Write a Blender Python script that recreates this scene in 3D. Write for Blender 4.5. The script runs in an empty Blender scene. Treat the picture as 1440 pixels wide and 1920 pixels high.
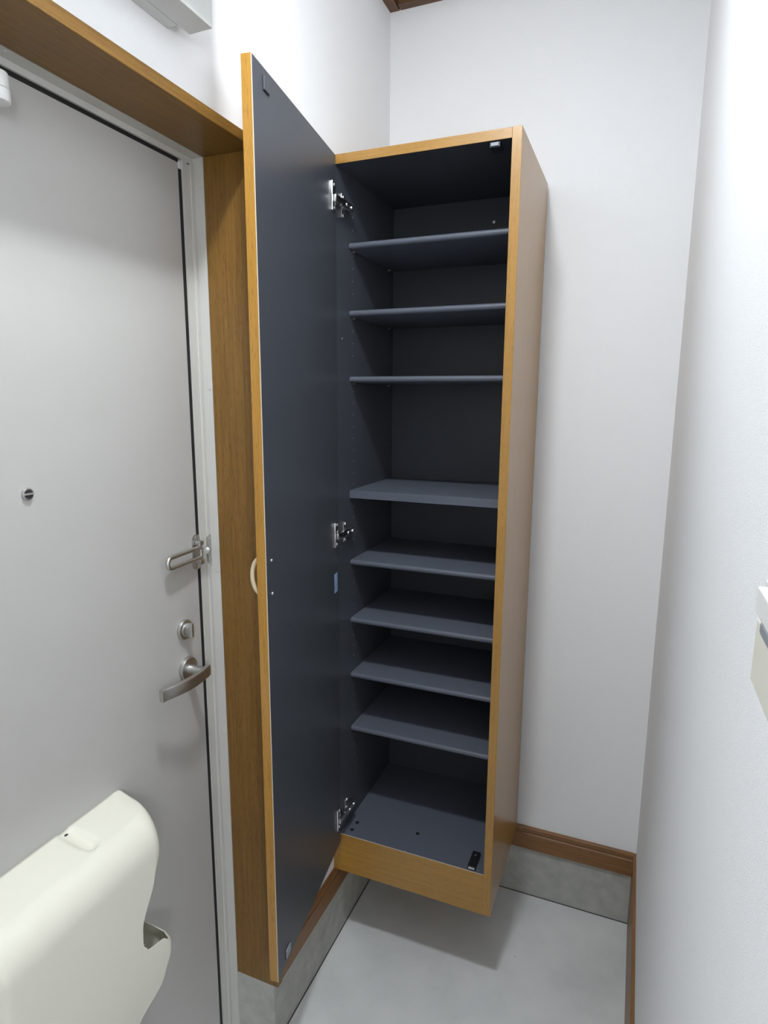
import bpy, bmesh, math
from mathutils import Vector, Matrix
S = bpy.context.scene
C = S.collection
PI = math.pi

# ------------------------------------------------------------------ camera
YAW, PITCH, ROLL = 0.385417, -0.179431, 0.005668
fw = Vector((-math.sin(YAW)*math.cos(PITCH), math.cos(YAW)*math.cos(PITCH), math.sin(PITCH)))
rt = Vector((math.cos(YAW), math.sin(YAW), 0))
up = rt.cross(fw)
rt, up = rt*math.cos(ROLL)+up*math.sin(ROLL), up*math.cos(ROLL)-rt*math.sin(ROLL)
cam = bpy.data.cameras.new('camera'); camo = bpy.data.objects.new('camera', cam); C.objects.link(camo)
cam.sensor_fit = 'HORIZONTAL'; cam.sensor_width = 36.0; cam.lens = 1165.508/1440*36
cam.clip_start = 0.01
M = Matrix((rt, up, -fw)).transposed().to_4x4(); M.translation = Vector((0.6883, -1.7226, 1.4991))
camo.matrix_world = M
S.camera = camo

# ------------------------------------------------------------------ world, exposure
w = bpy.data.worlds.new('world'); S.world = w; w.use_nodes = True
w.node_tree.nodes['Background'].inputs[0].default_value = (0.9, 0.95, 1, 1)
w.node_tree.nodes['Background'].inputs[1].default_value = 0.02
S.view_settings.view_transform = 'Standard'
S.view_settings.look = 'None'
S.view_settings.gamma = 1
S.view_settings.use_curve_mapping = False
S.view_settings.exposure = 0.1
HALL_FILL = (1.45, -2.61, 1.72)  # position of the added fill light in the hallway
HALL_FILL_STRENGTH = 56.0
LAMP = (0.36, -1.17, 2.505)
LAMP_STRENGTH = 430.0
S.cycles.max_bounces = 14; S.cycles.diffuse_bounces = 5; S.cycles.glossy_bounces = 5

# ------------------------------------------------------------------ materials
def new_mat(name, col, rough=0.5, metal=0.0, spec=0.5):
    m = bpy.data.materials.new(name); m.use_nodes = True
    b = m.node_tree.nodes['Principled BSDF']
    b.inputs['Base Color'].default_value = (*col, 1)
    b.inputs['Roughness'].default_value = rough
    b.inputs['Metallic'].default_value = metal
    b.inputs['Specular IOR Level'].default_value = spec
    return m, m.node_tree.nodes, m.node_tree.links, b

def add_noise(nt, lk, scale, detail=4, rough=0.55, stretch=None):
    tc = nt.new('ShaderNodeTexCoord')
    n = nt.new('ShaderNodeTexNoise'); n.inputs['Scale'].default_value = scale
    n.inputs['Detail'].default_value = detail; n.inputs['Roughness'].default_value = rough
    if stretch:
        mp = nt.new('ShaderNodeMapping'); mp.inputs['Scale'].default_value = stretch
        lk.new(tc.outputs['Object'], mp.inputs[0]); lk.new(mp.outputs[0], n.inputs['Vector'])
    else:
        lk.new(tc.outputs['Object'], n.inputs['Vector'])
    return n

def ramp(nt, lk, src, stops):
    r = nt.new('ShaderNodeValToRGB'); e = r.color_ramp.elements
    while len(e) < len(stops): e.new(0.5)
    for k, (p, c) in enumerate(stops):
        e[k].position = p; e[k].color = (*c, 1)
    lk.new(src, r.inputs[0]); return r

def bump(nt, lk, b, src, strength, dist):
    bp = nt.new('ShaderNodeBump'); bp.inputs['Strength'].default_value = strength
    bp.inputs['Distance'].default_value = dist
    lk.new(src, bp.inputs['Height']); lk.new(bp.outputs[0], b.inputs['Normal'])

def mottled(name, c0, c1, scale, rough=0.6, bstr=0.0, bscale=400, bdist=0.0005, spec=0.5, detail=5):
    m, nt, lk, b = new_mat(name, c0, rough, 0, spec)
    n = add_noise(nt, lk, scale, detail)
    r = ramp(nt, lk, n.outputs[0], [(0.3, c0), (0.7, c1)])
    lk.new(r.outputs[0], b.inputs['Base Color'])
    if bstr:
        n2 = add_noise(nt, lk, bscale, 3)
        bump(nt, lk, b, n2.outputs[0], bstr, bdist)
    return m

def wood(name, c_dark, c_mid, c_light, axis, rough=0.35, spec=0.5, coat=0.0):
    m, nt, lk, b = new_mat(name, c_mid, rough, 0, spec)
    st = [34, 34, 34]; st['xyz'.index(axis)] = 1.0
    n = add_noise(nt, lk, 6, 6, 0.65, st)
    r = ramp(nt, lk, n.outputs[0], [(0.25, c_dark), (0.5, c_mid), (0.75, c_light)])
    st2 = [420, 420, 420]; st2['xyz'.index(axis)] = 34
    p = add_noise(nt, lk, 1.6, 2, 0.5, st2)
    pr_ = ramp(nt, lk, p.outputs[0], [(0.32, (0.62, 0.57, 0.52)), (0.42, (1, 1, 1))])
    mx = nt.new('ShaderNodeMix'); mx.data_type = 'RGBA'; mx.blend_type = 'MULTIPLY'
    mx.inputs[0].default_value = 0.8
    lk.new(r.outputs[0], mx.inputs[6]); lk.new(pr_.outputs[0], mx.inputs[7])
    lk.new(mx.outputs[2], b.inputs['Base Color'])
    bump(nt, lk, b, p.outputs[0], 0.08, 0.0004)
    b.inputs['Coat Weight'].default_value = coat; b.inputs['Coat Roughness'].default_value = 0.28
    return m

LW = ((0.30, 0.145, 0.020), (0.36, 0.182, 0.028), (0.41, 0.215, 0.038))
DW = ((0.165, 0.073, 0.022), (0.225, 0.103, 0.032), (0.28, 0.135, 0.045))
JW = ((0.135, 0.066, 0.012), (0.19, 0.096, 0.018), (0.24, 0.127, 0.028))   # door lining, a browner board
wood_z = wood('wood_vertical_grain', *LW, 'z', 0.32, 0.5, 0.45); wood_y = wood('wood_grain_y', *LW, 'y', 0.32, 0.5, 0.45); wood_x = wood('wood_grain_x', *LW, 'x', 0.32, 0.5, 0.45)
lin_z = wood('lining_wood_vertical', *JW, 'z', 0.42); lin_y = wood('lining_wood_grain_y', *JW, 'y', 0.42)
MW = ((0.085, 0.040, 0.016), (0.125, 0.060, 0.024), (0.165, 0.082, 0.034))
mould_x = wood('moulding_wood_x', *MW, 'x', 0.45); mould_y = wood('moulding_wood_y', *MW, 'y', 0.45)
dark_x = wood('dark_wood_grain_x', *DW, 'x', 0.4); dark_y = wood('dark_wood_grain_y', *DW, 'y', 0.4)

def wallpaper():
    m, nt, lk, b = new_mat('white_wallpaper', (0.845, 0.85, 0.86), 0.75, 0, 0.2)
    n = add_noise(nt, lk, 900, 2); n2 = add_noise(nt, lk, 1.0, 3, 0.5, (700, 700, 160))
    a = nt.new('ShaderNodeMath'); a.operation = 'ADD'
    lk.new(n.outputs[0], a.inputs[0]); lk.new(n2.outputs[0], a.inputs[1])
    bump(nt, lk, b, a.outputs[0], 0.5, 0.0008)
    return m
paper = wallpaper()
ceil_m = mottled('ceiling_paper', (0.85, 0.85, 0.85), (0.87, 0.87, 0.87), 30, 0.8)
def cement():
    m, nt, lk, b = new_mat('cement_floor', (0.4, 0.41, 0.41), 0.6, 0, 0.35)
    n = add_noise(nt, lk, 5, 8, 0.6)
    r = ramp(nt, lk, n.outputs[0], [(0.3, (0.57, 0.59, 0.585)), (0.52, (0.66, 0.675, 0.67)), (0.72, (0.72, 0.73, 0.725))])
    v = nt.new('ShaderNodeTexVoronoi'); v.inputs['Scale'].default_value = 9
    tc = nt.new('ShaderNodeTexCoord'); lk.new(tc.outputs['Object'], v.inputs['Vector'])
    rr = ramp(nt, lk, v.outputs['Distance'], [(0.018, (0.45, 0.45, 0.45)), (0.03, (1, 1, 1))])
    mx = nt.new('ShaderNodeMix'); mx.data_type = 'RGBA'; mx.blend_type = 'MULTIPLY'; mx.inputs[0].default_value = 0.5
    lk.new(r.outputs[0], mx.inputs[6]); lk.new(rr.outputs[0], mx.inputs[7]); lk.new(mx.outputs[2], b.inputs['Base Color'])
    bump(nt, lk, b, n.outputs[0], 0.1, 0.002)
    return m
floor_m = cement()
conc = mottled('concrete_footing', (0.38, 0.385, 0.355), (0.49, 0.49, 0.455), 28, 0.85, 0.35, 350, 0.0008, 0.2, 8)
joint = new_mat('dark_joint', (0.05, 0.05, 0.048), 0.9)[0]
grey = mottled('shaded_grey_melamine', (0.055, 0.061, 0.072), (0.061, 0.067, 0.079), 240, 0.36, 0.05, 700, 0.0002, 0.38)  # melamine darkened to put the cabinet's inner shade into the colour
grey_s = mottled('lit_shelf_melamine', (0.096, 0.106, 0.132), (0.104, 0.115, 0.144), 240, 0.36, 0.05, 700, 0.0002, 0.38)  # lighter copy for shelves and bottom, keeps their lit tone
steel_w = mottled('painted_steel_door', (0.455, 0.449, 0.43), (0.47, 0.463, 0.445), 8, 0.42, 0.06, 500, 0.0003, 0.4)
frame_w = mottled('white_frame_paint', (0.55, 0.545, 0.515), (0.575, 0.57, 0.535), 10, 0.4, 0, spec=0.4)
rubber = new_mat('black_gasket', (0.008, 0.008, 0.009), 0.6)[0]
nickel = mottled('satin_nickel', (0.52, 0.52, 0.505), (0.58, 0.58, 0.565), 60, 0.40)
nickel.node_tree.nodes['Principled BSDF'].inputs['Metallic'].default_value = 1
chrome = mottled('polished_chrome', (0.80, 0.80, 0.80), (0.84, 0.84, 0.83), 40, 0.24)
chrome.node_tree.nodes['Principled BSDF'].inputs['Metallic'].default_value = 1
cream = mottled('cream_plastic', (0.76, 0.745, 0.645), (0.78, 0.765, 0.665), 6, 0.24, spec=0.5)
white_p = mottled('white_plastic', (0.76, 0.765, 0.75), (0.78, 0.785, 0.77), 8, 0.35)
board_p = mottled('breaker_panel_plastic', (0.58, 0.585, 0.57), (0.60, 0.605, 0.59), 8, 0.4)
grey_p = mottled('grey_plastic', (0.24, 0.26, 0.29), (0.26, 0.28, 0.31), 30, 0.4)
black_p = mottled('black_plastic', (0.012, 0.012, 0.014), (0.016, 0.016, 0.018), 30, 0.35)
brass = mottled('pale_brass', (0.60, 0.50, 0.33), (0.66, 0.56, 0.38), 30, 0.4)
blue_s = mottled('blue_sticker', (0.12, 0.24, 0.55), (0.55, 0.68, 0.92), 160, 0.35)
edge_l = mottled('pale_edge_highlight', (0.55, 0.50, 0.42), (0.60, 0.54, 0.46), 60, 0.4)  # pale colour stands in for the highlight along board edges
lens_m = mottled('dark_lens', (0.02, 0.02, 0.022), (0.03, 0.03, 0.032), 50, 0.12)

# ------------------------------------------------------------------ mesh helpers
def B(bm, x0, x1, y0, y1, z0, z1, bev=0.0, seg=2):
    vs = [bm.verts.new((x, y, z)) for x in (x0, x1) for y in (y0, y1) for z in (z0, z1)]
    q = [(0,1,3,2),(4,6,7,5),(0,4,5,1),(2,3,7,6),(0,2,6,4),(1,5,7,3)]
    fs = [bm.faces.new([vs[i] for i in f]) for f in q]
    if bev:
        es = list({e for f in fs for e in f.edges})
        bmesh.ops.bevel(bm, geom=es, offset=bev, segments=seg, affect='EDGES', profile=0.5)
def cyl(bm, p0, p1, r0, r1=None, n=24, bev=0.0):
    p0, p1 = Vector(p0), Vector(p1); d = p1-p0; r1 = r0 if r1 is None else r1
    q = d.to_track_quat('Z', 'Y')
    rings = []
    prof = [(0, r0), (d.length, r1)]
    if bev: prof = [(0, r0), (d.length-bev, r1), (d.length-bev*0.3, r1-bev*0.3), (d.length, r1-bev)]
    for h, r in prof:
        rings.append([bm.verts.new(p0+q @ Vector((r*math.cos(a), r*math.sin(a), h))) for a in [2*PI*k/n for k in range(n)]])
    for a, b in zip(rings, rings[1:]):
        for k in range(n): bm.faces.new((a[k], a[(k+1) % n], b[(k+1) % n], b[k]))
    bm.faces.new(rings[0][::-1]); bm.faces.new(rings[-1])
def tube(bm, pts, r, n=12, caps=True, flat=None, upv=(0,0,1)):
    """sweep; flat=(a,b) gives an elliptical section: a along side, b along up"""
    pts = [Vector(p) for p in pts]; rings = []
    for i, p in enumerate(pts):
        t = (pts[min(i+1, len(pts)-1)]-pts[max(i-1, 0)]).normalized()
        u = Vector(upv); s = t.cross(u)
        if s.length < 1e-4: s = t.cross(Vector((0, 1, 0)))
        s.normalize(); u = s.cross(t)
        ra, rb = flat if flat else (r, r)
        rings.append([bm.verts.new(p+s*ra*math.cos(2*PI*k/n)+u*rb*math.sin(2*PI*k/n)) for k in range(n)])
    for a, b in zip(rings, rings[1:]):
        for k in range(n): bm.faces.new((a[k], a[(k+1) % n], b[(k+1) % n], b[k]))
    if caps: bm.faces.new(rings[0][::-1]); bm.faces.new(rings[-1])
def extrude_profile(bm, prof, axis, a0, a1):
    """closed 2D profile (list of (u,v)) extruded along axis; u,v are the other two axes in xyz order"""
    i = 'xyz'.index(axis); o = [k for k in range(3) if k != i]
    def mk(a):
        out = []
        for u, v in prof:
            c = [0, 0, 0]; c[i] = a; c[o[0]] = u; c[o[1]] = v; out.append(bm.verts.new(c))
        return out
    A, Bv = mk(a0), mk(a1); n = len(prof)
    for k in range(n): bm.faces.new((A[k], A[(k+1) % n], Bv[(k+1) % n], Bv[k]))
    bm.faces.new(A[::-1]); bm.faces.new(Bv)
def obj(name, bm, mats, parent=None, smooth=False, xf=None):
    if xf: bmesh.ops.transform(bm, matrix=xf, verts=bm.verts)
    bmesh.ops.recalc_face_normals(bm, faces=bm.faces)
    me = bpy.data.meshes.new(name); bm.to_mesh(me); bm.free()
    for m in (mats if isinstance(mats, (list, tuple)) else [mats]): me.materials.append(m)
    o = bpy.data.objects.new(name, me); C.objects.link(o)
    if smooth:
        for p in me.polygons: p.use_smooth = True
        me.set_sharp_from_angle(angle=math.radians(40))
    if parent is not None:
        o.parent = parent
        root = parent
        while root.parent: root = root.parent
        org = root.location
        for v in me.vertices: v.co -= org
    return o
def thing(name, label, cat, loc, group=None, kind=None):
    o = bpy.data.objects.new(name, None); C.objects.link(o); o.location = loc
    o.empty_display_size = 0.05
    o['label'] = label; o['category'] = cat
    if group: o['group'] = group
    if kind: o['kind'] = kind
    return o
def tag(o, label, cat, group=None, kind=None):
    o['label'] = label; o['category'] = cat
    if group: o['group'] = group
    if kind: o['kind'] = kind
    return o
def boxes(name, mats, lst, parent=None, bev=0.0, smooth=False):
    bm = bmesh.new()
    for b in lst: B(bm, *b, bev=bev)
    return obj(name, bm, mats, parent, smooth)
def facemat(o, fn):
    for p in o.data.polygons: p.material_index = fn(p.normal, p.center)
    return o

# ------------------------------------------------------------------ dimensions (metres); back wall y=0, left wall x=0, floor z=0
W = 0.769; ZB = 0.2326; ZC = 0.162; CEIL = 2.548; YN = -2.75; YE_W = -1.56; XH = 3.6   # right wall ends at YE_W, hallway runs off to XH
JY = -0.687; JN = -1.575; JX = -0.100; HZ = 1.9405; JT = 0.019   # entrance opening: jamb faces, frame plane, head height, board thickness
XD = -0.130                                                     # inner face of the entrance door

# ------------------------------------------------------------------ setting
tag(boxes('floor', floor_m, [(-0.30, W+0.1, YN-0.1, 0.1, -0.1, 0)]), 'smooth pale grey cement entrance floor', 'floor', kind='structure')
tag(boxes('ceiling', ceil_m, [(-0.30, XH+0.1, YN-0.1, 0.1, CEIL, CEIL+0.1)]), 'white papered ceiling above the entrance', 'ceiling', kind='structure')
tag(boxes('wall_back', paper, [(-0.30, W+0.1, 0, 0.1, ZC, CEIL)]), 'white papered wall behind the tall shoe cabinet', 'wall', kind='structure')
tag(boxes('wall_right', paper, [(W, W+0.1, YE_W, 0, 0, CEIL), (W+0.1, XH, YE_W, YE_W+0.1, 0, CEIL)]), 'white papered wall on the right, turning into the hallway', 'wall', kind='structure')
tag(boxes('wall_front', paper, [(-0.30, XH+0.1, YN-0.1, YN, 0, CEIL), (XH, XH+0.1, YN, YE_W, 0, CEIL)]), 'white papered wall behind the camera', 'wall', kind='structure')
tag(boxes('wall_left', paper, [(-0.30, 0, JY+JT, 0, ZC, CEIL), (-0.30, 0, JN-JT, JY+JT, HZ+JT, CEIL), (-0.30, 0, YN, JN-JT, ZC, CEIL)]),
    'white papered wall holding the entrance door', 'wall', kind='structure')
tag(boxes('trim_8', lin_y, [(W, W+0.09, YN, YE_W, 0, 0.18)]), 'wooden step edge up to the hallway floor', 'step', kind='structure')
tag(boxes('trim_9', lin_y, [(W+0.09, XH, YN, YE_W, 0, 0.178)]), 'wooden hallway floor behind the camera', 'hallway floor', kind='structure')
tag(boxes('trim_1', conc, [(JX, 0, JY, 0, 0, ZC), (-0.30, JX, JY+JT, 0, 0, ZC), (JX, 0, YN, JN, 0, ZC), (-0.30, JX, YN, JN-JT, 0, ZC)]), 'rough grey concrete footing below the left wall', 'footing', kind='structure')
tag(boxes('trim_2', conc, [(-0.30, W, 0, 0.1, 0, ZC)]), 'rough grey concrete footing below the back wall', 'footing', kind='structure')
tag(boxes('trim_3', joint, [(0, 0.0025, JY, 0, 0, 0.0012), (0, W, -0.0025, 0, 0, 0.0012)]), 'dark joint line between footing and floor', 'joint', kind='structure')

def base_profile(th):   # depth, height: bead and groove near the top
    return [(0, ZC), (th, ZC), (th, ZB-0.022), (th-0.003, ZB-0.020), (th-0.003, ZB-0.017), (th-0.001, ZB-0.015), (th-0.001, ZB-0.004), (th-0.004, ZB), (0, ZB)]
bm = bmesh.new(); extrude_profile(bm, [(-a, b) for a, b in base_profile(0.009)], 'x', 0.0, W-0.008)
tag(obj('baseboard_back', bm, dark_x), 'brown wooden baseboard with a bead along the back wall', 'baseboard', kind='structure')
bm = bmesh.new(); extrude_profile(bm, base_profile(0.009), 'y', JY+JT+0.001, -0.009)
tag(obj('baseboard_left', bm, dark_y), 'brown wooden baseboard along the left wall behind the cabinet door', 'baseboard', kind='structure')
tag(boxes('baseboard_right', dark_y, [(W-0.008, W, YE_W, -0.0002, 0, ZB)], bev=0.0012), 'tall brown wooden skirting board along the right wall', 'baseboard', kind='structure')
# ceiling moulding (cornice), stepped section
def corn(s): return [(0, 2.5055), (0.026*s, 2.5055), (0.026*s, 2.519), (0.034*s, 2.523), (0.034*s, CEIL), (0, CEIL)]
bm = bmesh.new(); extrude_profile(bm, corn(1), 'y', YN, -0.0)
tag(obj('trim_4', bm, mould_y), 'brown wooden ceiling moulding on the left wall', 'moulding', kind='structure')
bm = bmesh.new(); extrude_profile(bm, corn(-1), 'x', 0.03, W)
tag(obj('trim_5', bm, mould_x), 'brown wooden ceiling moulding on the back wall', 'moulding', kind='structure')
bm = bmesh.new(); extrude_profile(bm, [(W-a, b) for a, b in corn(1)], 'y', YE_W, -0.034)
tag(obj('trim_6', bm, mould_y), 'brown wooden ceiling moulding on the right wall', 'moulding', kind='structure')
# wooden lining of the doorway
t = thing('trim_7', 'golden brown wooden lining boards around the entrance door', 'door lining', (0, (JY+JN)/2, 0), kind='structure')
CP = 0.012
boxes('side_jamb', lin_z, [(JX, CP, JY, JY+JT, ZC, HZ)], t, 0.0012)
boxes('side_jamb', lin_z, [(JX, CP, JN-JT, JN, ZC, HZ)], t, 0.0012)
boxes('head_jamb', lin_y, [(JX, CP, JN-JT, JY+JT, HZ, HZ+JT)], t, 0.0012)

# ------------------------------------------------------------------ ceiling lamp (lights the place)
def lamp(label, loc, rad, housing, flat, strength, mat):
    t = thing('ceiling_lamp', label, 'lamp', (loc[0], loc[1], CEIL))
    bm = bmesh.new(); cyl(bm, (loc[0], loc[1], CEIL-0.0005), (loc[0], loc[1], loc[2]+0.001), housing, bev=0.006, n=40)
    obj('housing', bm, white_p, t, True)
    em = bpy.data.materials.new(mat); em.use_nodes = True
    nb = em.node_tree.nodes['Principled BSDF']
    nb.inputs['Emission Color'].default_value = (0.90, 0.955, 1.0, 1); nb.inputs['Emission Strength'].default_value = strength
    bm = bmesh.new(); bmesh.ops.create_uvsphere(bm, u_segments=32, v_segments=16, radius=rad, matrix=Matrix.Translation(loc) @ Matrix.Diagonal((1, 1, flat, 1)))
    bmesh.ops.delete(bm, geom=[v for v in bm.verts if v.co.z > loc[2]+1e-5], context='VERTS')
    obj('diffuser', bm, em, t, True)
lamp('small round white lamp on the ceiling above the entrance', LAMP, 0.060, 0.078, 0.2, LAMP_STRENGTH, 'lamp_glow')
t = thing('fill_lamp', 'unseen globe lamp added on the hallway wall to brighten the entrance door', 'lamp', (HALL_FILL[0], YN, HALL_FILL[2]))  # added lamp, out of view, lifts the light on the entrance door
bm = bmesh.new(); cyl(bm, (HALL_FILL[0], YN, HALL_FILL[2]), (HALL_FILL[0], YN+0.025, HALL_FILL[2]), 0.06, n=32, bev=0.006); obj('wall_plate', bm, white_p, t, True)
bm = bmesh.new(); cyl(bm, (HALL_FILL[0], YN+0.02, HALL_FILL[2]), (HALL_FILL[0], HALL_FILL[1]-0.10, HALL_FILL[2]), 0.018, n=20); obj('arm', bm, white_p, t, True)
em = bpy.data.materials.new('fill_lamp_glow'); em.use_nodes = True
nb = em.node_tree.nodes['Principled BSDF']
nb.inputs['Emission Color'].default_value = (0.93, 0.965, 1.0, 1); nb.inputs['Emission Strength'].default_value = HALL_FILL_STRENGTH
bm = bmesh.new(); bmesh.ops.create_uvsphere(bm, u_segments=24, v_segments=16, radius=0.11, matrix=Matrix.Translation(HALL_FILL)); obj('globe', bm, em, t, True)

# ------------------------------------------------------------------ entrance door
d1 = thing('door_1', 'white painted steel entrance door with lever handle and U-shaped door guard', 'door', (XD, -1.15, 0), kind='structure')
GY = -0.714; GZ = 1.931
boxes('door_leaf', steel_w, [(XD-0.04, XD, JN+0.03, GY-0.0070, 0.012, GZ-0.0062)], d1, 0.001)
# frame: stop faces towards the room, then returns to the lining
bm = bmesh.new()
FX = -0.125
B(bm, -0.20, FX, GY, JY+JT, 0, GZ); B(bm, FX, JX-0.0005, JY, JY+JT, 0, HZ)            # latch side
B(bm, FX-0.002, FX+0.003, JY-0.009, JY-0.0005, 0, HZ-0.008, bev=0.001)                # raised bead
B(bm, -0.20, FX, JN-JT, JY+JT, GZ, HZ+JT); B(bm, FX, JX-0.0005, JN-JT, JY+JT, HZ, HZ+JT)
B(bm, -0.20, FX, JN-JT, JN+0.027, 0, GZ); B(bm, FX, JX-0.0005, JN-JT, JN, 0, HZ)
obj('frame', bm, frame_w, d1)
bm = bmesh.new()
B(bm, XD-0.03, XD+0.001, GY-0.0070, GY-0.0002, 0, GZ-0.016); B(bm, XD-0.03, XD+0.001, JN+0.027, GY-0.008, GZ-0.0062, GZ-0.0002)
obj('gasket', bm, rubber, d1)
boxes('corner_block', white_p, [(XD-0.004, XD+0.002, GY-0.007, GY-0.0005, GZ-0.017, GZ-0.004)], d1, 0.001)
def screw(parent, p, n, r=0.0032, mat=nickel, name='screw'):
    bm = bmesh.new(); p = Vector(p); n = Vector(n).normalized()
    cyl(bm, p-n*0.001, p+n*0.0008, r, n=12, bev=0.0004); return obj(name, bm, mat, parent, True)
for z in (1.889, 1.517, 1.144, 0.776, 0.408): screw(d1, (-0.107, JY, z), (0, -1, 0), 0.0028, frame_w)
screw(d1, (-0.108, -1.075, HZ), (0, 0, -1), 0.0028, frame_w)
# frame corner slot
boxes('frame_slot', joint, [(FX-0.002, FX+0.0008, JY-0.016, JY-0.008, 1.9275, 1.9290)], d1)
# peephole
pv = (-1.0895, 1.3605)
bm = bmesh.new(); cyl(bm, (XD, pv[0], pv[1]), (XD+0.004, pv[0], pv[1]), 0.0092, n=28, bev=0.0015)
ph = obj('peephole', bm, nickel, d1, True)
boxes('peephole_shutter', chrome, [(XD+0.004, XD+0.0058, pv[0]-0.0075, pv[0]+0.0075, pv[1]-0.0014, pv[1]+0.0016)], ph, 0.0005)
bm = bmesh.new(); cyl(bm, (XD+0.004, pv[0], pv[1]), (XD+0.0046, pv[0], pv[1]), 0.0070, n=24); obj('peephole_lens', bm, lens_m, ph, True)
# thumb turn lock
ly, lz = -0.7735, 1.042
bm = bmesh.new(); cyl(bm, (XD, ly, lz), (XD+0.008, ly, lz), 0.0205, n=36, bev=0.003); lk_ = obj('thumb_turn', bm, nickel, d1, True)
bm = bmesh.new(); cyl(bm, (XD+0.008, ly, lz), (XD+0.011, ly, lz), 0.014, n=28, bev=0.001); obj('lock_barrel', bm, nickel, lk_, True)
bm = bmesh.new(); B(bm, XD+0.010, XD+0.024, ly-0.0035, ly+0.0035, lz-0.015, lz+0.015, bev=0.0025); obj('turn_grip', bm, nickel, lk_, True)
# lever handle
hy, hz = -0.7715, 0.958
bm = bmesh.new(); cyl(bm, (XD, hy, hz), (XD+0.010, hy, hz), 0.0235, n=40, bev=0.0015); lv = obj('lever_handle', bm, nickel, d1, True)
bm = bmesh.new(); cyl(bm, (XD+0.010, hy, hz), (XD+0.050, hy, hz), 0.0095, n=24); obj('lever_neck', bm, nickel, lv, True)
bm = bmesh.new()
N = 18; rings = []
for k in range(N+1):
    s = k/N; y = -0.7615-0.129*s
    x = XD+0.047+0.010*math.sin(PI*min(1, s*1.05))*1.0-0.006*s+0.0*s
    hh = 0.0115+0.0005*s; tk = 0.0058-0.0012*s
    zc = hz+0.001
    a = math.atan2(0.010*PI*math.cos(PI*s)*1.0-0.006, -0.131)
    nx, ny = math.cos(0), 0
    ring = []
    for (u, v) in ((1,-1),(1,1),(-1,1),(-1,-1)):
        for q in range(4):
            ang = {(1,-1):-PI/2,(1,1):0,(-1,1):PI/2,(-1,-1):PI}[(u,v)] + q*PI/6
            rr = 0.0028
            ring.append(bm.verts.new((x+u*(tk-rr)+rr*math.cos(ang), y, zc+v*(hh-rr)+rr*math.sin(ang))))
    rings.append(ring)
n = len(rings[0])
for a, b in zip(rings, rings[1:]):
    for k in range(n): bm.faces.new((a[k], a[(k+1) % n], b[(k+1) % n], b[k]))
bm.faces.new(rings[0][::-1]); bm.faces.new(rings[-1])
obj('lever_grip', bm, nickel, lv, True)
# U-bar door guard
gy, gz = -0.7235, 1.191
bm = bmesh.new()
B(bm, XD, XD+0.003, gy-0.014, gy+0.0095, gz-0.0365, gz+0.0365, bev=0.0)
es = [e for e in bm.edges if abs(e.verts[0].co.x-e.verts[1].co.x) > 0.002]
bmesh.ops.bevel(bm, geom=es, offset=0.0105, segments=6, affect='EDGES', profile=0.5)
gd = obj('door_guard', bm, nickel, d1, True)
for s in (-1, 1):
    bm = bmesh.new(); B(bm, XD+0.003, XD+0.0165, gy-0.007, gy+0.006, gz+s*0.0195-0.005, gz+s*0.0195+0.005, bev=0.0015)
    obj('guard_lug', bm, nickel, gd, True)
    screw(gd, (XD+0.003, gy-0.002, gz+s*0.029), (1, 0, 0), 0.0042)
bm = bmesh.new(); cyl(bm, (XD+0.0115, gy+0.001, gz-0.024), (XD+0.0115, gy+0.001, gz+0.024), 0.0032, n=14); obj('pivot_pin', bm, nickel, gd, True)
bm = bmesh.new(); hw = 0.0105; pts = []
x0, y0, x1, y1 = XD+0.0115, gy+0.001, XD+0.0175, gy-0.104
def gp(s, z): return (x0+(x1-x0)*s, y0+(y1-y0)*s, gz+z)
pts = [gp(k/10*0.9, hw) for k in range(11)] + [gp(0.9+0.1*math.sin(a), hw*math.cos(a)) for a in [PI*k/10 for k in range(1, 10)]] + [gp(0.9-k/10*0.9, -hw) for k in range(11)]
tube(bm, pts, 0.0042, n=12, upv=(1, 0, 0)); obj('u_bar', bm, nickel, gd, True)
# keeper on the frame
bm = bmesh.new(); B(bm, FX, FX+0.0048, JY-0.0100, JY+0.006, gz-0.032, gz+0.030)
es = [e for e in bm.edges if abs(e.verts[0].co.x-e.verts[1].co.x) > 0.002]
bmesh.ops.bevel(bm, geom=es, offset=0.0065, segments=6, affect='EDGES', profile=0.5)
kp = obj('guard_keeper', bm, nickel, d1, True)
bm = bmesh.new(); cyl(bm, (FX+0.002, JY-0.004, gz+0.004), (FX+0.017, JY-0.030, gz+0.004), 0.0042, n=16)
cyl(bm, (FX+0.0145, JY-0.0262, gz+0.004), (FX+0.0185, JY-0.0332, gz+0.004), 0.0075, n=24, bev=0.002); obj('keeper_knob', bm, nickel, kp, True)
for q in (-0.023, 0.021): screw(kp, (FX+0.0048, JY-0.004, gz+q), (1, 0, 0), 0.0035)

# door closer high on the hinge side
t = thing('door_closer', 'white metal door closer cut off by the left photo edge', 'door closer', (XD, -1.24, 1.885))
boxes('closer_body', white_p, [(XD, XD+0.045, -1.36, -1.140, 1.855, 1.905)], t, 0.006, True)
bm = bmesh.new(); cyl(bm, (-0.092, -1.1075, 1.881), (-0.092, -1.1075, 1.900), 0.0158, n=36, bev=0.001); obj('pivot_housing', bm, white_p, t, True)
bm = bmesh.new(); cyl(bm, (-0.092, -1.1075, 1.8800), (-0.092, -1.1075, 1.8650), 0.0164, n=36, bev=0.002); obj('pivot_cap', bm, white_p, t, True)
boxes('mounting_arm', white_p, [(XD, -0.10, -1.16, -1.100, 1.872, 1.896)], t, 0.002)

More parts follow.
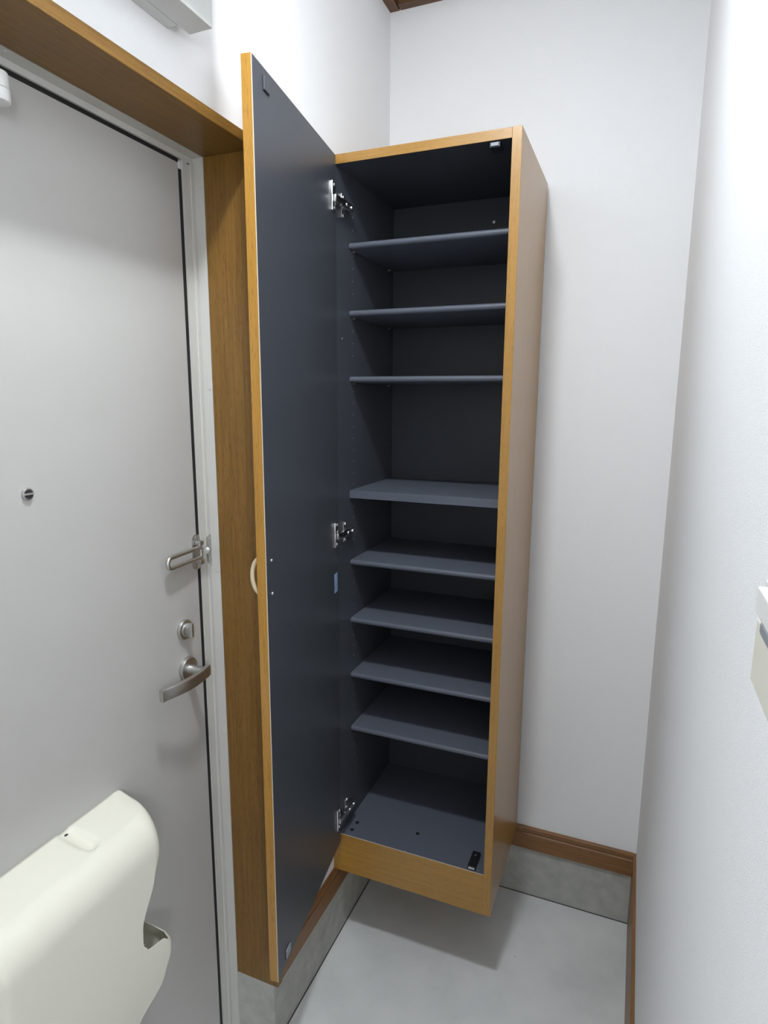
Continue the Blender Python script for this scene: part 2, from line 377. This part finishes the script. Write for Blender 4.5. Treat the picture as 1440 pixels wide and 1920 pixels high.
# ------------------------------------------------------------------ mailbox on the door
MB = thing('mailbox', 'cream plastic mail receiver box with a side opening fixed low on the entrance door', 'mailbox', (XD, -1.13, 0.40))
MD = 0.112; MN = -1.30; YE = -0.966
def tab(t, z, smooth=True):
    if z >= t[0][0]: return t[0][1]
    for (a, u), (b, v) in zip(t, t[1:]):
        if z >= b:
            q = (a-z)/(a-b); q = q*q*(3-2*q) if smooth else q
            return u+(v-u)*q
    return t[-1][1]
FRONT_END = [(0.735, -1.006), (0.705, -1.012), (0.625, -1.045), (0.600, -1.046), (0.582, -1.038), (0.566, -0.996), (0.545, -0.985), (0.53, -0.985), (0.49, -1.003), (0.455, -1.063), (0.425, -1.12), (0.405, -1.18)]
ARC = [(0.748, 1.0), (0.732, 0.75), (0.716, 0.35), (0.702, 0.02), (0.580, 0.02), (0.558, 0.05), (0.550, 0.45), (0.544, 1.0)]   # how far the end wall wraps back to the door
ARC_W = [(0.735, 0.040), (0.70, 0.030), (0.58, 0.020), (0.405, 0.022)]
def prof():
    pts = [(0.0, 0.806)] + [(0.070*k/14, 0.806-0.006*(k/14)-0.002*(k/14)**2) for k in range(1, 15)]
    for k in range(1, 15):
        a = PI/2*(1-k/14); pts.append((0.070+(MD-0.070)*math.cos(a), 0.742+0.056*math.sin(a)))
    z = 0.737
    while z > 0.4051:
        d = MD-0.010*max(0, (0.58-z)/0.18)**2-(0 if z > 0.435 else 0.06*((0.435-z)/0.03)**2)
        pts.append((d, z)); z -= 0.0045 if 0.54 < z < 0.59 else 0.0075
    return pts
def dent(d, y):
    u = (y+1.0855)/0.0140; v = (d-0.034)/0.038
    q = abs(u)**2.2+abs(v)**6
    return (0.004+0.06*max(0, d))*max(0, 1-q)**0.55 if q < 1 else 0
def near_round(y):
    u = min(1, max(0, (y-MN)/0.03)); return (1-(1-u)**2.4)**(1/2.4)
cols = [0.09*(k/7) for k in range(7)]+[0.09+0.91*k/72 for k in range(73)]
arcs = [k/14 for k in range(1, 15)]
bm = bmesh.new(); grid = []
for d, z in prof():
    yf = tab(FRONT_END, z); am = tab(ARC, z); rw = tab(ARC_W, z)
    if d < 0.024 and z > 0.7: rw -= 0.019*(1-d/0.024)**2
    row = []
    for q in cols:
        y = MN+(yf-MN)*q
        row.append(bm.verts.new((XD+d*near_round(y), y, z-(dent(d, y) if z > 0.76 else 0))))
    for a in arcs:
        f = a*am*PI/2
        row.append(bm.verts.new((XD+d*max(0, math.cos(f))**(2/2.4), yf+rw*math.sin(f)**(2/2.4), z)))
    grid.append(row)
for a, b in zip(grid, grid[1:]):
    for k in range(len(a)-1): bm.faces.new((a[k], a[k+1], b[k+1], b[k]))
bmesh.ops.remove_doubles(bm, verts=bm.verts, dist=0.00015)
shell = obj('shell', bm, cream, MB, True)
for p in shell.data.polygons: p.use_smooth = True
md_ = shell.modifiers.new('thickness', 'SOLIDIFY'); md_.thickness = 0.0022; md_.offset = -1
boxes('back_plate', cream, [(XD, XD+0.002, -1.29, -0.972, 0.42, 0.80)], MB)
boxes('inner_rib', cream, [(XD+0.004, XD+0.085, -1.012, -1.0105, 0.45, 0.556)], MB)
screw(MB, (XD+0.010, -1.0855, 0.8022), (0.3, 0, 1), 0.0040, joint, 'hook_screw')

# ------------------------------------------------------------------ distribution board above the door
DB = thing('distribution_board', 'white plastic breaker panel on the wall above the entrance door', 'breaker panel', (0, -1.05, 2.036))
boxes('base_box', board_p, [(0.0, 0.020, -1.22, -0.890, 2.036, 2.30)], DB, 0.001)
bm = bmesh.new(); B(bm, 0.020, 0.063, -1.245, -0.864, 2.036, 2.325, bev=0.0015); obj('cover', bm, board_p, DB)
bm = bmesh.new(); B(bm, 0.063, 0.100, -1.20, -0.868, 2.088, 2.30, bev=0.004); obj('shadow_lid', bm, board_p, DB)  # unseen lid, made deep and wide to cast the shadow edge on the wall

# ------------------------------------------------------------------ controller box at the right photo edge
WC = thing('wall_controller', 'white plastic controller box on the right wall, cut off by the photo edge', 'wall controller', (W, -1.48, 1.38))
boxes('back_plate', white_p, [(W-0.012, W, -1.62, -1.349, 1.374, 1.406)], WC, 0.001)
boxes('lid', white_p, [(W-0.030, W-0.012, -1.60, -1.433, 1.4125, 1.4235)], WC, 0.0006)
boxes('lid_gap_shade', grey_p, [(W-0.0302, W-0.012, -1.60, -1.4475, 1.4085, 1.4124)], WC)  # solid grey strip painted in for the shade under the lid
boxes('body', cream, [(W-0.030, W-0.012, -1.60, -1.4385, 1.3845, 1.4122), ], WC, 0.0010)

# ------------------------------------------------------------------ tall shoe cabinet
T = 2.0326; D = 0.3777; R = 0.4331; th = 0.020; ZK = 0.344
cab = thing('shoe_cabinet', 'tall wood-edged shoe cabinet with dark grey inside and its door open, hung in the corner', 'cabinet', (R/2, -D/2, ZB))
for (x0, x1, inner) in ((0.0005, th, 1), (R-th, R, -1)):
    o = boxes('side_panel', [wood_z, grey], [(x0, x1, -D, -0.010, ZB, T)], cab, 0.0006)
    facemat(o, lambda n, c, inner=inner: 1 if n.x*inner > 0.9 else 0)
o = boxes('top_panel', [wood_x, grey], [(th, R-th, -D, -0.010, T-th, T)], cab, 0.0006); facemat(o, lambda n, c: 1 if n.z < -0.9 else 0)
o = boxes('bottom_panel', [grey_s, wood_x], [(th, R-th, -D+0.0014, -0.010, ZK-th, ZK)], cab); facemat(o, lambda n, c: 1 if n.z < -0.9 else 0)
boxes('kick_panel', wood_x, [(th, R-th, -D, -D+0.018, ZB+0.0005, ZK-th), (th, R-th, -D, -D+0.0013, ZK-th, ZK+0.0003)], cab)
boxes('edge_highlight', edge_l, [(th, R-th, -D+0.0001, -D+0.0013, ZK+0.0003, ZK+0.0011)], cab)  # painted highlight along the top edge of the kick panel
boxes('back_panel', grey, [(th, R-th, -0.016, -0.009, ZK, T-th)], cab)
boxes('under_panel', wood_x, [(th, R-th, -D+0.018, -0.010, ZB+0.001, ZB+0.010)], cab)
# shelves
SF = -0.308
def shelf_prof(zt, h=0.014):
    r = h/2; zc = zt-r
    return [(-0.0175, zc-r), (-0.0175, zc+r)] + [(SF+r+r*math.cos(a), zc+r*math.sin(a)) for a in [PI/2+PI*k/8 for k in range(9)]]
SZ = (1.8635, 1.7095, 1.5535, 1.0895, 0.9320, 0.7780, 0.6230)
for z in SZ:
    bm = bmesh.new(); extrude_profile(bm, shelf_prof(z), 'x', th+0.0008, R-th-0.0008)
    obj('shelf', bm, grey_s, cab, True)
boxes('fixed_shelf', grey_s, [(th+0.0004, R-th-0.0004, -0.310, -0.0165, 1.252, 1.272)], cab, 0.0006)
# shelf pins
pin = None
for z in SZ:
    for x0, x1 in ((th-0.001, th+0.007), (R-th-0.007, R-th+0.001)):
        for y in (-0.285, -0.055):
            bm = bmesh.new(); zz = z-0.014-0.0026
            cyl(bm, (x0, y, zz), (x1, y, zz), 0.0025, n=10); obj('shelf_pin', bm, nickel, cab, True)
# pin holes in the side panels as pale dots, lit rims put into the colour
bm = bmesh.new()
for k in range(52):
    z = 0.47+0.0291*k
    if min(abs(z-0.014-s) for s in SZ) < 0.016 or abs(z-1.26) < 0.02: continue
    for x0, x1 in ((th, th+0.0003), (R-th-0.0003, R-th)):
        for y in (-0.285, -0.055): cyl(bm, (x0, y, z), (x1, y, z), 0.0019, n=8)
o = obj('pin_hole_lit_rim', bm, grey_p, cab); o['kind'] = 'stuff'
for p in ((0.045, -0.320), (0.0435, -0.352), (0.214, -0.298)):
    bm = bmesh.new(); cyl(bm, (p[0], p[1], ZK-0.0005), (p[0], p[1], ZK+0.0008), 0.0050, n=20); obj('screw_cap', bm, black_p, cab, True)
screw(cab, (0.205, -D+0.004, ZK), (0, 0, 1), 0.0018)
screw(cab, (0.30, -0.0162, 1.955), (0, -1, 0), 0.004)
screw(cab, (th, -0.345, 1.64), (1, 0, 0), 0.0026)
# catches at the free corner: top (grey) and bottom (black)
bm = bmesh.new(); B(bm, 0.367, 0.389, -0.374, -0.340, T-th-0.012, T-th, bev=0.0015); ct = obj('door_catch', bm, black_p, cab)
boxes('catch_roller', grey_p, [(0.370, 0.386, -0.3765, -0.372, T-th-0.010, T-th-0.003)], ct, 0.001)
bm = bmesh.new(); B(bm, 0.3705, 0.3915, -0.372, -0.314, ZK, ZK+0.010, bev=0.002); ct = obj('door_catch', bm, black_p, cab)
screw(ct, (0.381, -0.328, ZK+0.010), (0, 0, 1), 0.0035)
boxes('catch_roller', nickel, [(0.373, 0.389, -0.3738, -0.3715, ZK+0.003, ZK+0.0085)], ct, 0.0005)

# cabinet door, hinged on the left: local u along the leaf from the hinge, v outwards, then placed
A = Vector((0.0225, -0.3796)); Bp = Vector((0.0860, -0.8000)); dv = (Bp-A).normalized(); LEN = (Bp-A).length
nv = Vector((dv.y, -dv.x))            # points to the wall side (outside face)
if nv.x > 0: nv = -nv
XF = Matrix(((dv.x, nv.x, 0, A.x), (dv.y, nv.y, 0, A.y), (0, 0, 1, 0), (0, 0, 0, 1)))
DZ0, DZ1, DT = 0.3215, 2.0310, 0.0185
def dpart(name, bm, mats, parent, smooth=False): return obj(name, bm, mats, parent, smooth, XF)
bm = bmesh.new(); B(bm, 0, LEN, 0, DT, DZ0, DZ1, bev=0.0007)
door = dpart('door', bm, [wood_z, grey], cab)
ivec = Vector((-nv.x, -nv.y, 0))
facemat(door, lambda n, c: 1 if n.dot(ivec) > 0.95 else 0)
bm = bmesh.new(); B(bm, LEN-0.0012, LEN+0.0002, -0.0003, 0.0008, DZ0, DZ1); dpart('edge_highlight', bm, edge_l, door)  # painted highlight on the inner arris of the door edge
# bow handle on the outside, its screws inside
zc = 1.1755; u0 = LEN-0.024
bm = bmesh.new()
pts = []
for k in range(17):
    a = PI*k/16; pts.append((u0, DT-0.002+0.0225*math.sin(a)**0.8 if 0 < k < 16 else DT-0.001, zc+0.035*math.cos(a)))
tube(bm, pts, 0.004, n=12, flat=(0.0042, 0.0034), upv=(1, 0, 0)); dpart('handle', bm, brass, door, True)
for z in (1.207, 1.144):
    bm = bmesh.new(); cyl(bm, (u0, 0.0005, z), (u0, -0.0022, z), 0.0034, n=14, bev=0.0008); dpart('handle_screw', bm, nickel, door, True)
# strike plates
for z0, z1 in ((1.996, 2.016), (0.336, 0.356)):
    bm = bmesh.new(); B(bm, LEN-0.064, LEN-0.042, -0.0028, 0.0005, z0, z1, bev=0.001); sp = dpart('strike_plate', bm, grey_p if z0 < 1 else grey, door)
    bm = bmesh.new(); B(bm, LEN-0.0652, LEN-0.0408, -0.0006, 0.0005, z0-0.0014, z1+0.0008); dpart('plate_shadow', bm, black_p, sp)  # black sheet painted in as the strike plate's shadow
# maker's sticker near the hinge side
bm = bmesh.new(); B(bm, 0.010, 0.034, -0.0003, 0.0005, 1.030, 1.078); dpart('sticker', bm, blue_s, door)
# concealed hinges
for z in (1.938, 1.176, 0.409):
    bm = bmesh.new(); B(bm, 0.012, 0.036, -0.0045, 0.001, z-0.0305, z+0.0305, bev=0.0014)
    cp = dpart('hinge_cup', bm, chrome, door, True)
    bm = bmesh.new(); B(bm, 0.0105, 0.0118, -0.0035, -0.0008, z-0.016, z+0.016); dpart('cup_slot', bm, joint, cp)
    for s in (-1, 1):
        bm = bmesh.new(); cyl(bm, (0.024, -0.0045, z+s*0.024), (0.024, -0.0058, z+s*0.024), 0.0036, n=14, bev=0.0005); dpart('cup_screw', bm, nickel, cp, True)
    za = z-0.004
    bm = bmesh.new(); B(bm, 0.0325, 0.0375, -0.408, -0.372, za-0.0075, za+0.0075, bev=0.0012)
    B(bm, 0.0225, 0.0375, -0.378, -0.316, za-0.0085, za+0.0085, bev=0.0018)
    ha = obj('hinge_arm', bm, chrome, cab, True)
    bm = bmesh.new(); B(bm, th, th+0.0035, -0.352, -0.332, za-0.026, za+0.026, bev=0.0012); obj('mounting_plate', bm, chrome, ha, True)
    for (y, dz, x) in ((-0.342, 0.020, th+0.0035), (-0.342, -0.020, th+0.0035), (-0.352, 0, 0.0375), (-0.326, 0, 0.0375)):
        bm = bmesh.new(); cyl(bm, (x, y, za+dz), (x+0.0022, y, za+dz), 0.0042, n=14, bev=0.0012); obj('hinge_screw', bm, chrome, ha, True)
